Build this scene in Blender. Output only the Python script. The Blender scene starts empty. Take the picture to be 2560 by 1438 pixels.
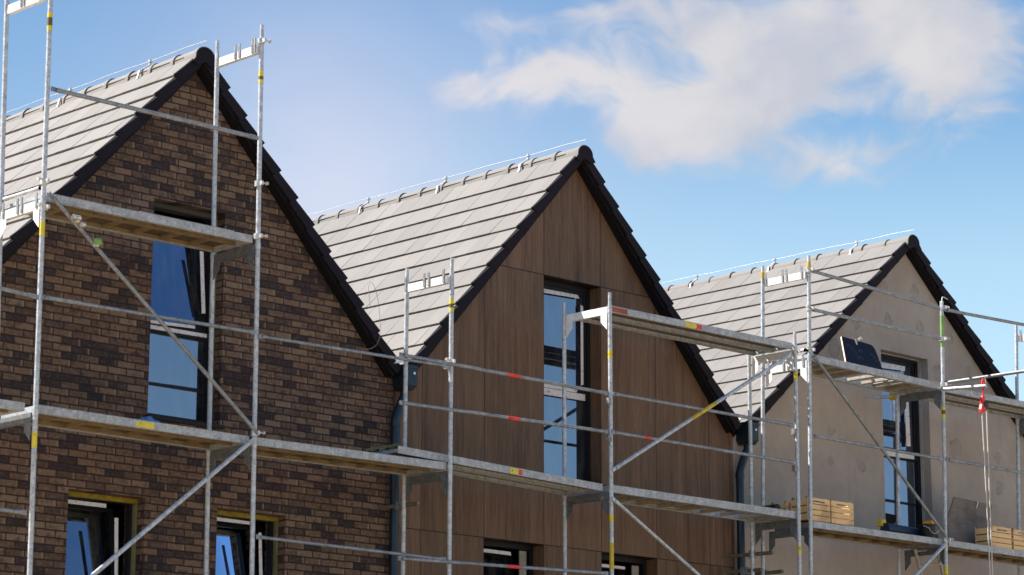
import bpy, math, random
from mathutils import Vector, Matrix
random.seed(7)
scene = bpy.context.scene
COL = scene.collection
PI = math.pi

# ---------------------------------------------------------------- camera
cd = bpy.data.cameras.new("camera"); cam = bpy.data.objects.new("camera", cd); COL.objects.link(cam)
scene.camera = cam
cd.sensor_width = 36.0; cd.lens = 93.44; cd.clip_start = 0.1; cd.clip_end = 3000
yaw, pit, rol = 0.7669, 0.2181, 0.0024
Fw = Vector((math.sin(yaw)*math.cos(pit), math.cos(yaw)*math.cos(pit), math.sin(pit)))
Rt = Vector((math.cos(yaw), -math.sin(yaw), 0)); Up = Rt.cross(Fw)
Rr = math.cos(rol)*Rt + math.sin(rol)*Up; Ur = -math.sin(rol)*Rt + math.cos(rol)*Up
m = Matrix((Rr, Ur, -Fw)).transposed().to_4x4(); m.translation = Vector((-16.133, -21.389, 1.623))
cam.matrix_world = m
cd.dof.use_dof = True; cd.dof.focus_distance = 33.0; cd.dof.aperture_fstop = 2.8

# ---------------------------------------------------------------- light
SUN = Vector((-0.8, 1.0, 1.45)).normalized()
sd = bpy.data.lights.new("sun", 'SUN'); sun = bpy.data.objects.new("sun", sd); COL.objects.link(sun)
sd.energy = 4.8; sd.angle = math.radians(0.5); sd.color = (1.0, 0.93, 0.84)
sun.rotation_euler = SUN.to_track_quat('Z', 'Y').to_euler()
sun.location = (0, 0, 40)
scene.view_settings.view_transform = 'Standard'; scene.view_settings.look = 'None'
scene.view_settings.gamma = 1.0; scene.view_settings.use_curve_mapping = False
scene.view_settings.exposure = 1.25
scene.cycles.use_denoising = True

# node helper
class NT:
    def __init__(s, tree): s.t = tree
    def n(s, typ, **kw):
        nd = s.t.nodes.new(typ)
        ins = kw.pop('i', {})
        for k, v in kw.items(): setattr(nd, k, v)
        for k, v in ins.items():
            if isinstance(v, bpy.types.NodeSocket): s.t.links.new(v, nd.inputs[k])
            else: nd.inputs[k].default_value = v
        return nd
    def m(s, op, a, b=None, c=None, clamp=False):
        i = {0: a}
        if b is not None: i[1] = b
        if c is not None: i[2] = c
        return s.n('ShaderNodeMath', operation=op, use_clamp=clamp, i=i).outputs[0]
    def v(s, op, a, b=None):
        i = {0: a}
        if b is not None: i[1] = b
        nd = s.n('ShaderNodeVectorMath', operation=op, i=i)
        return nd.outputs['Value'] if op in ('LENGTH', 'DOT_PRODUCT', 'DISTANCE') else nd.outputs[0]
    def mix(s, f, a, b, bt='MIX'):
        nd = s.n('ShaderNodeMix', data_type='RGBA', blend_type=bt)
        for k, v in ((0, f), (6, a), (7, b)):
            if isinstance(v, bpy.types.NodeSocket): s.t.links.new(v, nd.inputs[k])
            else:
                nd.inputs[k].default_value = (v if k == 0 else (tuple(v)+(1,) if len(v) == 3 else v))
        return nd.outputs[2]
    def ramp(s, f, stops, interp='LINEAR'):
        nd = s.n('ShaderNodeValToRGB', i={0: f}); cr = nd.color_ramp; cr.interpolation = interp
        while len(cr.elements) < len(stops): cr.elements.new(0.5)
        for e, (p, c) in zip(cr.elements, stops):
            e.position = p; e.color = tuple(c)+(1,) if len(c) == 3 else c
        return nd.outputs[0]
    def mr(s, x, a, b, c=0.0, d=1.0, smooth=False):
        return s.n('ShaderNodeMapRange', interpolation_type='SMOOTHSTEP' if smooth else 'LINEAR',
                   i={0: x, 1: a, 2: b, 3: c, 4: d}).outputs[0]
    def noise(s, vec, scale, detail=4.0, rough=0.55, dist=0.0):
        return s.n('ShaderNodeTexNoise', i={'Vector': vec, 'Scale': scale, 'Detail': detail, 'Roughness': rough, 'Distortion': dist}).outputs[0]
    def sep(s, v): return s.n('ShaderNodeSeparateXYZ', i={0: v}).outputs
    def com(s, x, y, z): return s.n('ShaderNodeCombineXYZ', i={0: x, 1: y, 2: z}).outputs[0]

# ---------------------------------------------------------------- sky
world = bpy.data.worlds.new("World"); scene.world = world; world.use_nodes = True
wt = world.node_tree; wt.nodes.clear(); W = NT(wt)
sky = W.n('ShaderNodeTexSky', sky_type='NISHITA', sun_disc=False,
          sun_elevation=math.asin(SUN.z), sun_rotation=math.atan2(SUN.x, SUN.y),
          altitude=100.0, air_density=1.0, dust_density=0.6, ozone_density=2.0)
tc = W.n('ShaderNodeTexCoord').outputs['Generated']
dn = W.n('ShaderNodeVectorMath', operation='NORMALIZE', i={0: tc}).outputs[0]
X, Y, Z = W.sep(dn)
az = W.m('ARCTAN2', X, Y); el = W.m('ARCSINE', Z)
ang = W.com(W.m('MULTIPLY', az, 0.97), el, 0.0)
warp = W.n('ShaderNodeTexNoise', i={'Vector': ang, 'Scale': 18.0, 'Detail': 3.0}).outputs[1]
angw = W.v('ADD', ang, W.v('MULTIPLY', W.v('SUBTRACT', warp, (0.5, 0.5, 0.5)), (0.035, 0.035, 0.0)))
def blob(a, e, ra, re, soft):
    d = W.v('SUBTRACT', angw, (a*0.97, e, 0.0))
    d = W.v('MULTIPLY', d, (1/ra, 1/re, 0.0))
    return W.mr(W.v('LENGTH', d), 1.0, soft, 0.0, 1.0, True)
CL = [(0.7407, 0.2909, 0.0223, 0.0152, 0, 0.7), (0.77, 0.2939, 0.0406, 0.0173, 0, 0.8), (0.8008, 0.2962, 0.0406, 0.0183, 0, 0.6), (0.8317, 0.3218, 0.0467, 0.0223, 0, 1.0), (0.8517, 0.2902, 0.0609, 0.0345, 0, 0.9), (0.8933, 0.3007, 0.067, 0.0305, 0, 0.8), (0.9365, 0.3037, 0.0427, 0.0386, 0.1, 1.0), (0.9165, 0.3173, 0.0528, 0.0244, 0, 0.7), (0.8363, 0.2781, 0.0467, 0.0203, 0, 0.8), (0.898, 0.2646, 0.0528, 0.0152, 0, 0.8), (0.8702, 0.3203, 0.0508, 0.0163, 0, 0.6), (0.7623, 0.315, 0.0244, 0.0102, 0, 0.55), (0.7931, 0.3128, 0.0325, 0.0142, 0, 0.45), (0.9473, 0.2766, 0.0305, 0.0163, 0, 0.4)]
dens = None
for a, e, ra, re, s, w in CL:
    b = W.m('MULTIPLY', blob(a, e, ra, re, s), w)
    dens = b if dens is None else W.m('ADD', dens, b)
st = W.v('MULTIPLY', angw, (1.0, 1.55, 1.0))
fb = W.noise(st, 30.0, 9.0, 0.60, 0.9)
fb2 = W.noise(st, 12.0, 5.0, 0.5, 0.5)
dens = W.m('MINIMUM', dens, 1.3)
thr = W.m('ADD', dens, W.m('MULTIPLY', W.m('SUBTRACT', fb, 0.5), 2.1))
thr = W.m('ADD', thr, W.m('MULTIPLY', W.m('SUBTRACT', fb2, 0.5), 1.2))
cover = W.m('MULTIPLY', W.mr(thr, 0.02, 1.10, 0.0, 0.96, True), W.mr(dens, 0.0, 0.25, 0.0, 1.0, True))
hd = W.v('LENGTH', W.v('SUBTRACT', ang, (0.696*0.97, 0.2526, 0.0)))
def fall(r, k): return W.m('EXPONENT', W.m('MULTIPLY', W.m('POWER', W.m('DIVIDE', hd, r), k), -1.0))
sky_glow = W.m('MULTIPLY', fall(0.075, 1.5), W.mr(fb2, 0.25, 0.75, 0.42, 0.68))   # pale lens-flare glow painted into the sky colour, mottled by cloud noise
shade = W.noise(ang, 22.0, 5.0, 0.5, 0.3)
ccol = W.mix(W.mr(shade, 0.33, 0.66, 0.0, 1.0, True), (2.85, 2.95, 3.35), (3.72, 3.62, 3.68))
skyc = W.mix(1.0, sky.outputs[0], (0.95, 0.98, 1.0), 'MULTIPLY')
low = W.ramp(W.mr(el, 0.15, 0.36), [(0.0, (0.43, 0.610, 0.710)), (0.35, (0.31, 0.480, 0.615)), (0.62, (0.160, 0.310, 0.500)), (1.0, (0.085, 0.205, 0.420))])
low = W.mix(1.0, low, (7.6, 7.6, 7.6), 'MULTIPLY')
skyc = W.mix(W.mr(el, 0.62, 0.36, 0.0, 0.9, True), skyc, low)
tot = W.mix(cover, skyc, ccol)
tot = W.mix(sky_glow, tot, (4.3, 4.0, 4.5))  # painted glow laid over sky and clouds
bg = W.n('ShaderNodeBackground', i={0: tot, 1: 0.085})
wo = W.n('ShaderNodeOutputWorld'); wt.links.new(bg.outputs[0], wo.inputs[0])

# ---------------------------------------------------------------- materials
MATS = {}
def mat(name, fn):
    if name in MATS: return MATS[name]
    mt = bpy.data.materials.new(name); mt.use_nodes = True
    t = mt.node_tree; t.nodes.clear(); N = NT(t)
    bs = N.n('ShaderNodeBsdfPrincipled'); out = N.n('ShaderNodeOutputMaterial'); t.links.new(bs.outputs[0], out.inputs[0])
    fn(N, bs); MATS[name] = mt; return mt
def setc(N, bs, col=None, rough=None, metal=None, height=None, dist=0.01, strength=1.0, spec=None):
    def s(k, v):
        if v is None: return
        if isinstance(v, bpy.types.NodeSocket): N.t.links.new(v, bs.inputs[k])
        else: bs.inputs[k].default_value = (tuple(v)+(1,)) if k == 'Base Color' and len(v) == 3 else v
    s('Base Color', col); s('Roughness', rough); s('Metallic', metal); s('Specular IOR Level', spec)
    if height is not None:
        b = N.n('ShaderNodeBump', i={'Height': height, 'Distance': dist, 'Strength': strength})
        N.t.links.new(b.outputs[0], bs.inputs['Normal'])
def pos(N): return N.n('ShaderNodeNewGeometry').outputs['Position']
def wn(N, vec): return N.n('ShaderNodeTexWhiteNoise', noise_dimensions='3D', i={'Vector': vec}).outputs

def m_brick(N, bs):
    p = pos(N); x, y, z = N.sep(p)
    u = N.m('DIVIDE', N.m('ADD', x, y), 0.2235); v = N.m('DIVIDE', N.m('SUBTRACT', z, 6.733), 0.0737)
    wob = N.m('MULTIPLY', N.m('SUBTRACT', N.noise(p, 9.0, 2.0), 0.5), 0.16)
    v = N.m('ADD', v, wob)
    row = N.m('FLOOR', v); fz = N.m('FRACT', v)
    jit = N.m('MULTIPLY', wn(N, N.com(row, 3.3, 0.0))[0], 0.13)
    u = N.m('ADD', N.m('ADD', u, N.m('MULTIPLY', N.m('MODULO', N.m('ABSOLUTE', row), 2.0), 0.5)), jit)
    col_ = N.m('FLOOR', u); fx = N.m('FRACT', u)
    rnd = wn(N, N.com(col_, row, 0.0)); r1 = rnd[0]; r2 = N.sep(rnd[1])[1]
    ed = N.m('MULTIPLY', N.m('SUBTRACT', N.noise(p, 45.0, 3.0), 0.5), 0.10)
    dz = N.m('MINIMUM', fz, N.m('SUBTRACT', 1.0, fz)); dx = N.m('MULTIPLY', N.m('MINIMUM', fx, N.m('SUBTRACT', 1.0, fx)), 3.03)
    d = N.m('ADD', N.m('MINIMUM', dz, dx), ed)
    face = N.mr(d, 0.045, 0.125, 0.0, 1.0, True)
    big = N.noise(p, 0.9, 2.0)
    key = N.m('ADD', r1, N.m('MULTIPLY', N.m('SUBTRACT', big, 0.5), 0.6))
    c = N.ramp(key, [(0.0, (0.024, 0.018, 0.023)), (0.16, (0.036, 0.025, 0.027)), (0.30, (0.080, 0.050, 0.038)), (0.62, (0.116, 0.071, 0.049)), (0.86, (0.144, 0.092, 0.063)), (1.0, (0.172, 0.116, 0.082))])
    sp = N.com(N.m('MULTIPLY', x, 1.0), N.m('MULTIPLY', y, 1.0), N.m('MULTIPLY', z, 1.6))
    g = N.noise(N.v('ADD', sp, N.com(r2, r2, r1)), 24.0, 5.0, 0.62)
    c = N.mix(N.m('MULTIPLY', N.mr(g, 0.47, 0.72, 0.0, 0.75), N.mr(key, 0.1, 0.5, 0.35, 1.0)), c, (0.215, 0.152, 0.108))
    c = N.mix(N.mr(N.noise(p, 14.0, 4.0), 0.46, 0.30, 0.0, 0.7), c, (0.026, 0.022, 0.026))
    end = N.m('MULTIPLY', N.mr(N.m('ADD', fx, N.m('MULTIPLY', ed, 1.2)), 0.80, 0.92, 0.0, 1.0, True), N.mr(wn(N, N.com(col_, row, 5.0))[0], 0.55, 0.75))
    c = N.mix(N.m('MULTIPLY', end, 0.5), c, (0.27, 0.20, 0.13))
    c = N.mix(N.mr(N.noise(N.v('ADD', p, (9.0, 2.0, 4.0)), 5.0, 2.0), 0.735, 0.76, 0.0, 0.55), c, (0.30, 0.15, 0.03))
    mo = N.mix(N.noise(p, 60.0, 2.0), (0.026, 0.014, 0.012), (0.044, 0.025, 0.020))
    c = N.mix(face, mo, c)
    h = N.m('ADD', face, N.m('MULTIPLY', N.m('ADD', g, N.noise(p, 90.0, 3.0)), 0.25))
    setc(N, bs, c, 0.85, 0.0, h, 0.009, 0.9, 0.25)

def m_wood(N, bs):
    p = pos(N); x, y, z = N.sep(p)
    xs = N.m('DIVIDE', N.m('SUBTRACT', N.m('ADD', x, N.m('MULTIPLY', N.m('SUBTRACT', y, 0.16), -1.0)), 5.150), 0.947)
    pc = N.m('FLOOR', xs); fx = N.m('FRACT', xs)
    zs = N.m('DIVIDE', N.m('SUBTRACT', z, 5.325), 3.165); pr = N.m('FLOOR', zs); fz = N.m('FRACT', zs)
    dx = N.m('MULTIPLY', N.m('MINIMUM', fx, N.m('SUBTRACT', 1.0, fx)), 0.947)
    dz = N.m('MULTIPLY', N.m('MINIMUM', fz, N.m('SUBTRACT', 1.0, fz)), 3.165)
    seam = N.m('MAXIMUM', N.mr(dx, 0.006, 0.0035), N.mr(dz, 0.006, 0.0035))
    rr = wn(N, N.com(pc, pr, 1.0))[1]
    q = N.v('ADD', N.com(x, N.m('MULTIPLY', y, 1.0), N.m('MULTIPLY', z, 0.055)), N.v('MULTIPLY', rr, (7.0, 7.0, 7.0)))
    g1 = N.noise(q, 7.0, 5.0, 0.62, 0.6); g2 = N.noise(q, 34.0, 5.0, 0.65, 0.3); g3 = N.noise(q, 120.0, 3.0, 0.6)
    k = N.m('ADD', N.m('ADD', N.m('MULTIPLY', g1, 0.42), N.m('MULTIPLY', g2, 0.38)), N.m('MULTIPLY', g3, 0.25))
    c = N.ramp(k, [(0.36, (0.048, 0.025, 0.015)), (0.47, (0.097, 0.054, 0.031)), (0.55, (0.132, 0.077, 0.045)), (0.68, (0.180, 0.112, 0.068))])
    tone = N.sep(rr)[0]
    c = N.mix(1.0, c, N.mix(tone, (0.86, 0.84, 0.82), (1.12, 1.08, 1.06)), 'MULTIPLY')
    c = N.mix(seam, c, (0.012, 0.009, 0.008))
    h = N.m('SUBTRACT', N.m('MULTIPLY', k, 0.1), seam)
    setc(N, bs, c, 0.55, 0.0, h, 0.006, 0.6, 0.3)

def m_stucco(N, bs):
    p = pos(N); x, y, z = N.sep(p)
    n1 = N.noise(p, 1.3, 5.0, 0.6); n2 = N.noise(p, 7.0, 5.0, 0.6); n3 = N.noise(p, 160.0, 3.0, 0.6)
    c = N.mix(N.mr(n1, 0.3, 0.7), (0.295, 0.256, 0.226), (0.370, 0.328, 0.292))
    c = N.mix(N.mr(n2, 0.45, 0.75, 0.0, 0.28), c, (0.22, 0.195, 0.18))
    st = N.noise(N.com(N.m('MULTIPLY', x, 9.0), y, N.m('MULTIPLY', z, 0.7)), 1.0, 4.0, 0.6)
    c = N.mix(N.mr(st, 0.55, 0.75, 0.0, 0.35), c, (0.235, 0.205, 0.19))
    wx = N.n('ShaderNodeTexNoise', i={'Vector': p, 'Scale': 6.0, 'Detail': 3.0}).outputs[1]
    wv = N.v('ADD', N.com(x, z, 0.0), N.v('MULTIPLY', N.v('SUBTRACT', wx, (0.5, 0.5, 0.5)), (0.16, 0.16, 0.0)))
    wv = N.v('MULTIPLY', wv, (1.0, 1.0, 0.0))
    ring = None; core = None
    for (a, b, r) in [(11.522, 9.338, 0.09), (12.217, 9.363, 0.09), (10.923, 8.769, 0.07), (11.609, 8.897, 0.085), (12.312, 8.878, 0.09), (12.934, 8.847, 0.1), (10.458, 8.335, 0.12), (13.373, 8.403, 0.09), (12.668, 8.331, 0.1), (10.363, 7.258, 0.07), (10.338, 6.864, 0.07), (10.977, 6.855, 0.08), (13.01, 7.309, 0.12), (13.979, 7.277, 0.07), (13.981, 6.862, 0.08), (12.102, 6.525, 0.07)]:
        d = N.v('DISTANCE', wv, (a, b, 0.0)); d = N.m('DIVIDE', d, r)
        rg = N.mr(N.m('ABSOLUTE', N.m('SUBTRACT', d, 1.0)), 0.16, 0.05)
        co = N.mr(d, 1.02, 0.9)
        ring = rg if ring is None else N.m('MAXIMUM', ring, rg); core = co if core is None else N.m('MAXIMUM', core, co)
    br = N.noise(p, 11.0, 3.0)
    c = N.mix(N.m('MULTIPLY', core, N.mr(br, 0.35, 0.6, 0.15, 0.75)), c, (0.235, 0.212, 0.20))
    c = N.mix(N.m('MULTIPLY', ring, N.mr(br, 0.4, 0.6, 0.0, 0.6)), c, (0.15, 0.135, 0.13))
    ln = N.m('ABSOLUTE', N.m('SUBTRACT', z, N.m('ADD', 7.13, N.m('MULTIPLY', N.m('SUBTRACT', N.noise(N.com(x, 0.0, 0.0), 3.0, 5.0, 0.7), 0.5), 0.35))))
    ln = N.m('MULTIPLY', N.mr(ln, 0.022, 0.004), N.mr(x, 12.45, 12.8))
    c = N.mix(N.m('MULTIPLY', ln, N.mr(br, 0.42, 0.62, 0.0, 0.6)), c, (0.14, 0.12, 0.115))
    h = N.m('ADD', N.m('MULTIPLY', n3, 0.5), N.m('MULTIPLY', n2, 0.6))
    setc(N, bs, c, 0.92, 0.0, h, 0.006, 0.5, 0.2)

def m_tile(base, rough, spec=0.4):
    def f(N, bs):
        p = pos(N); oi = N.n('ShaderNodeObjectInfo').outputs['Random']
        a = N.n('ShaderNodeAttribute', attribute_name='tone').outputs['Fac']
        n = N.noise(p, 3.0, 5.0, 0.6); n2 = N.noise(p, 120.0, 3.0, 0.6)
        k = N.m('ADD', N.m('MULTIPLY', a, 0.5), N.m('MULTIPLY', n, 0.5))
        c = N.mix(N.mr(k, 0.2, 0.8), tuple(b*0.90 for b in base), tuple(b*1.12 for b in base))
        c = N.mix(N.mr(N.noise(p, 6.0, 6.0, 0.7), 0.56, 0.72, 0.0, 0.22), c, tuple(b*1.5 for b in base))
        setc(N, bs, c, rough, 0.0, n2, 0.002, 0.5, spec)
    return f

def m_galv(tint=(0.50, 0.53, 0.56), lo=0.62, rough=0.42, metal=0.55, streak=False):
    def f(N, bs):
        p = pos(N); x, y, z = N.sep(p)
        n = N.noise(p, 14.0, 5.0, 0.65); n2 = N.noise(p, 55.0, 4.0, 0.6)
        vd = N.n('ShaderNodeTexVoronoi', i={'Vector': p, 'Scale': 70.0}).outputs['Color']; vd = N.sep(vd)[0]; vc = N.com(vd, vd, vd)
        k = N.m('ADD', N.m('MULTIPLY', n, 0.6), N.m('MULTIPLY', n2, 0.4))
        c = N.mix(N.mr(k, 0.36, 0.62), tuple(t*lo for t in tint), tuple(min(1, t*1.12) for t in tint))
        c = N.mix(0.16, c, vc, 'OVERLAY')
        c = N.mix(N.mr(N.noise(p, 8.0, 5.0, 0.7), 0.62, 0.72, 0.0, 0.5), c, (0.62, 0.60, 0.56))
        c = N.mix(N.mr(N.noise(N.v('ADD', p, (5.0, 3.0, 1.0)), 11.0, 5.0, 0.7), 0.64, 0.72, 0.0, 0.7), c, (0.17, 0.13, 0.10))
        if streak:
            s_ = N.noise(N.com(N.m('MULTIPLY', x, 34.0), 0.0, N.m('MULTIPLY', z, 3.0)), 1.0, 3.0, 0.6)
            c = N.mix(N.mr(s_, 0.56, 0.72, 0.0, 0.55), c, (0.20, 0.185, 0.17))
        setc(N, bs, c, N.mr(n2, 0.3, 0.7, rough-0.08, rough+0.18), metal, n2, 0.0015, 0.5)
    return f

def flat(c, rough=0.6, metal=0.0, var=0.15, scale=12.0, spec=0.4):
    def f(N, bs):
        n = N.noise(pos(N), scale, 4.0, 0.6)
        col = N.mix(N.mr(n, 0.3, 0.7), tuple(k*(1-var) for k in c), tuple(min(1, k*(1+var)) for k in c))
        setc(N, bs, col, rough, metal, None, spec=spec)
    return f

def m_ply(c1, c2):
    def f(N, bs):
        p = pos(N); x, y, z = N.sep(p)
        g = N.noise(N.com(N.m('MULTIPLY', x, 0.6), N.m('MULTIPLY', y, 12.0), N.m('MULTIPLY', z, 12.0)), 3.0, 5.0, 0.65, 0.4)
        c = N.mix(N.mr(g, 0.3, 0.7), c1, c2)
        c = N.mix(N.mr(N.noise(p, 3.0, 5.0, 0.6), 0.52, 0.66, 0.0, 0.6), c, tuple(k*0.45 for k in c1))
        setc(N, bs, c, 0.75, 0.0, g, 0.003, 0.5)
    return f

def m_print(base, ink, sx, sz, thr):
    def f(N, bs):     # protective film or sticker with rows of small printed marks
        p = pos(N); x, y, z = N.sep(p)
        a = N.m('ADD', x, y)
        n = N.noise(N.com(N.m('MULTIPLY', a, sx), 0.0, N.m('MULTIPLY', z, sz)), 1.0, 2.0, 0.5)
        dirt = N.noise(p, 20.0, 4.0)
        c = N.mix(N.mr(dirt, 0.35, 0.7), tuple(k*0.82 for k in base), base)
        c = N.mix(N.mr(n, thr, thr+0.05, 0.0, 0.75), c, ink)
        setc(N, bs, c, 0.5)
    return f

def m_glass(N, bs):
    p = pos(N); x, y, z = N.sep(p)
    h = N.noise(p, 1.4, 2.0, 0.5)
    dust = N.noise(N.com(N.m('MULTIPLY', x, 5.0), y, N.m('MULTIPLY', z, 1.2)), 2.0, 5.0, 0.65)
    setc(N, bs, N.mix(N.mr(dust, 0.45, 0.8), (0.004, 0.005, 0.007), (0.07, 0.068, 0.06)), 0.015, 0.0, h, 0.004, 0.10)
    gl = N.n('ShaderNodeBsdfGlossy', i={'Color': (0.44, 0.60, 0.90, 1), 'Roughness': 0.012})
    bmp = N.n('ShaderNodeBump', i={'Height': h, 'Distance': 0.004, 'Strength': 0.10}); N.t.links.new(bmp.outputs[0], gl.inputs['Normal'])
    fr = N.n('ShaderNodeFresnel', i={'IOR': 1.55}).outputs[0]
    fac = N.m('ADD', N.m('MULTIPLY', fr, 1.0), 0.22, clamp=True)
    mx = N.n('ShaderNodeMixShader', i={0: fac}); N.t.links.new(bs.outputs[0], mx.inputs[1]); N.t.links.new(gl.outputs[0], mx.inputs[2])
    out = [n for n in N.t.nodes if n.type == 'OUTPUT_MATERIAL'][0]; N.t.links.new(mx.outputs[0], out.inputs[0])

def m_perf(N, bs):
    m_galv((0.15, 0.13, 0.095), 0.6, 0.7, 0.1)(N, bs)
    x, y, z = N.sep(pos(N))
    fx = N.m('SUBTRACT', N.m('FRACT', N.m('MULTIPLY', x, 22.0)), 0.5); fy = N.m('SUBTRACT', N.m('FRACT', N.m('MULTIPLY', y, 22.0)), 0.5)
    d = N.m('SQRT', N.m('ADD', N.m('MULTIPLY', fx, fx), N.m('MULTIPLY', fy, fy)))
    tr = N.n('ShaderNodeBsdfTransparent'); mx = N.n('ShaderNodeMixShader', i={0: N.m('LESS_THAN', d, 0.24)})
    out = [n for n in N.t.nodes if n.type == 'OUTPUT_MATERIAL'][0]
    N.t.links.new(bs.outputs[0], mx.inputs[1]); N.t.links.new(tr.outputs[0], mx.inputs[2]); N.t.links.new(mx.outputs[0], out.inputs[0])

def m_ground(N, bs):
    p = pos(N)
    c = N.ramp(N.noise(p, 0.35, 8.0, 0.65), [(0.3, (0.34, 0.245, 0.155)), (0.5, (0.44, 0.33, 0.215)), (0.7, (0.52, 0.41, 0.29))])
    c = N.mix(N.mr(N.noise(p, 0.06, 3.0), 0.55, 0.65, 0.0, 0.8), c, (0.06, 0.09, 0.03))
    setc(N, bs, c, 0.95, 0.0, N.noise(p, 4.0, 6.0), 0.05, 0.6, 0.1)

M = dict(
 brick=mat('dark_mottled_brick', m_brick), wood=mat('walnut_facade_panel', m_wood), stucco=mat('raw_render', m_stucco),
 tile=mat('concrete_roof_tile', m_tile((0.152, 0.143, 0.136), 0.75)), verge=mat('anthracite_verge_tile', m_tile((0.012, 0.010, 0.015), 0.7, 0.12)),
 board=mat('anthracite_soffit_board', flat((0.010, 0.009, 0.012), 0.7, 0.0, 0.12, 12.0, 0.1)),
 galv=mat('galvanised_steel', m_galv((0.50, 0.535, 0.57), 0.55, 0.5, 0.35)), sunlit_steel=mat('sunlit_zinc_steel', m_galv((0.74, 0.74, 0.74), 0.85, 0.5, 0.1)), shade_steel=mat('shaded_blue_grey_steel', m_galv((0.15, 0.17, 0.19), 0.6, 0.6, 0.3)), perf=mat('perforated_deck_steel', m_perf), dull=mat('weathered_galvanised_steel', m_galv((0.25, 0.265, 0.28), 0.55, 0.5, 0.35)),  # transom zinc in two copies, sun and shade put into the colour
 rail=mat('dark_guard_rail_steel', m_galv((0.27, 0.295, 0.325), 0.5, 0.45, 0.35)),
 fascia=mat('scuffed_deck_side', m_galv((0.40, 0.42, 0.44), 0.60, 0.6, 0.25, True)),
 steel_under=mat('brown_steel_underside', m_galv((0.15, 0.13, 0.095), 0.6, 0.7, 0.1)),  # darker and browner than the deck sides
 alu=mat('aluminium_profile', m_galv((0.36, 0.32, 0.26), 0.7, 0.5, 0.2)),
 ply=mat('brown_deck_plywood', m_ply((0.060, 0.042, 0.026), (0.115, 0.082, 0.050))),
 rail_wood=mat('ochre_dusty_rail', flat((0.185, 0.140, 0.080), 0.7, 0.0, 0.25)),
 frame=mat('anthracite_window_frame', flat((0.012, 0.012, 0.015), 0.5, 0.0, 0.1, 12.0, 0.2)),
 glass=mat('window_glass', m_glass),
 film=mat('white_protective_film', m_print((0.66, 0.64, 0.66), (0.36, 0.09, 0.12), 16.0, 42.0, 0.61)),
 foam=mat('yellow_expanding_foam', flat((0.21, 0.15, 0.012), 0.8, 0.0, 0.3, 20.0)),
 foam_pale=mat('pale_green_sealing_tape', flat((0.15, 0.15, 0.075), 0.7, 0.0, 0.2)),
 strip=mat('grey_frame_extension', flat((0.22, 0.20, 0.17), 0.6, 0.0, 0.2)),
 gutter=mat('blue_grey_gutter_metal', flat((0.022, 0.034, 0.048), 0.32, 0.5, 0.15, 6.0)),
 zinc=mat('bright_flashing', flat((0.60, 0.60, 0.60), 0.35, 0.6)),
 rod=mat('aluminium_rod', flat((0.50, 0.50, 0.50), 0.45, 0.4)),
 yellow=mat('yellow_band_tape', m_print((0.68, 0.56, 0.03), (0.03, 0.03, 0.02), 26.0, 30.0, 0.60)),
 band=mat('dark_band_tape', flat((0.10, 0.085, 0.03), 0.6)),
 red=mat('red_tape', flat((0.62, 0.05, 0.04), 0.5, 0.0, 0.25)), orange=mat('orange_paint', flat((0.30, 0.07, 0.03), 0.6, 0.0, 0.3)),
 green=mat('green_paint', flat((0.17, 0.32, 0.10), 0.55, 0.0, 0.3)), paint=mat('yellow_paint', flat((0.50, 0.36, 0.03), 0.5, 0.0, 0.3)),
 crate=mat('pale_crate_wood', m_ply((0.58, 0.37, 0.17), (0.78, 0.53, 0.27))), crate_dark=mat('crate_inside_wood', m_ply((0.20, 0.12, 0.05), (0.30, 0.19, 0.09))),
 film_board=mat('dark_film_faced_plywood', flat((0.008, 0.009, 0.022), 0.5, 0.0, 0.2, 5.0, 0.12)), film_mark=mat('faint_board_print', flat((0.050, 0.062, 0.066), 0.5, 0.0, 0.1, 12.0, 0.1)),
 edge=mat('raw_plywood_edge', flat((0.62, 0.52, 0.38), 0.7)),
 grey_board=mat('dirty_formwork_board', m_ply((0.15, 0.112, 0.082), (0.21, 0.165, 0.125))),
 navy=mat('dark_blue_plastic', flat((0.012, 0.030, 0.060), 0.45, 0.0, 0.3, 8.0)), black=mat('black_rubber', flat((0.010, 0.010, 0.012), 0.5)),
 orange_cloth=mat('orange_plastic', flat((0.75, 0.30, 0.02), 0.5, 0.0, 0.2)), yel_pl=mat('yellow_plastic', flat((0.70, 0.45, 0.03), 0.4)),
 rope=mat('pale_rope', flat((0.55, 0.52, 0.47), 0.7, 0.0, 0.25, 60.0)), hoist=mat('red_hoist_paint', flat((0.62, 0.03, 0.025), 0.4, 0.0, 0.2)),
 blue_pl=mat('blue_plastic_sheet', flat((0.08, 0.22, 0.45), 0.35, 0.0, 0.35, 14.0)),
 cable=mat('thin_cable', flat((0.30, 0.25, 0.22), 0.6)), inside=mat('dark_interior_plaster', flat((0.05, 0.048, 0.045), 0.9)),
 cast=mat('bright_zinc_coupler', m_galv((0.62, 0.60, 0.56), 0.7, 0.4, 0.7)),
 ground=mat('sandy_site_soil', m_ground),
)

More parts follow.
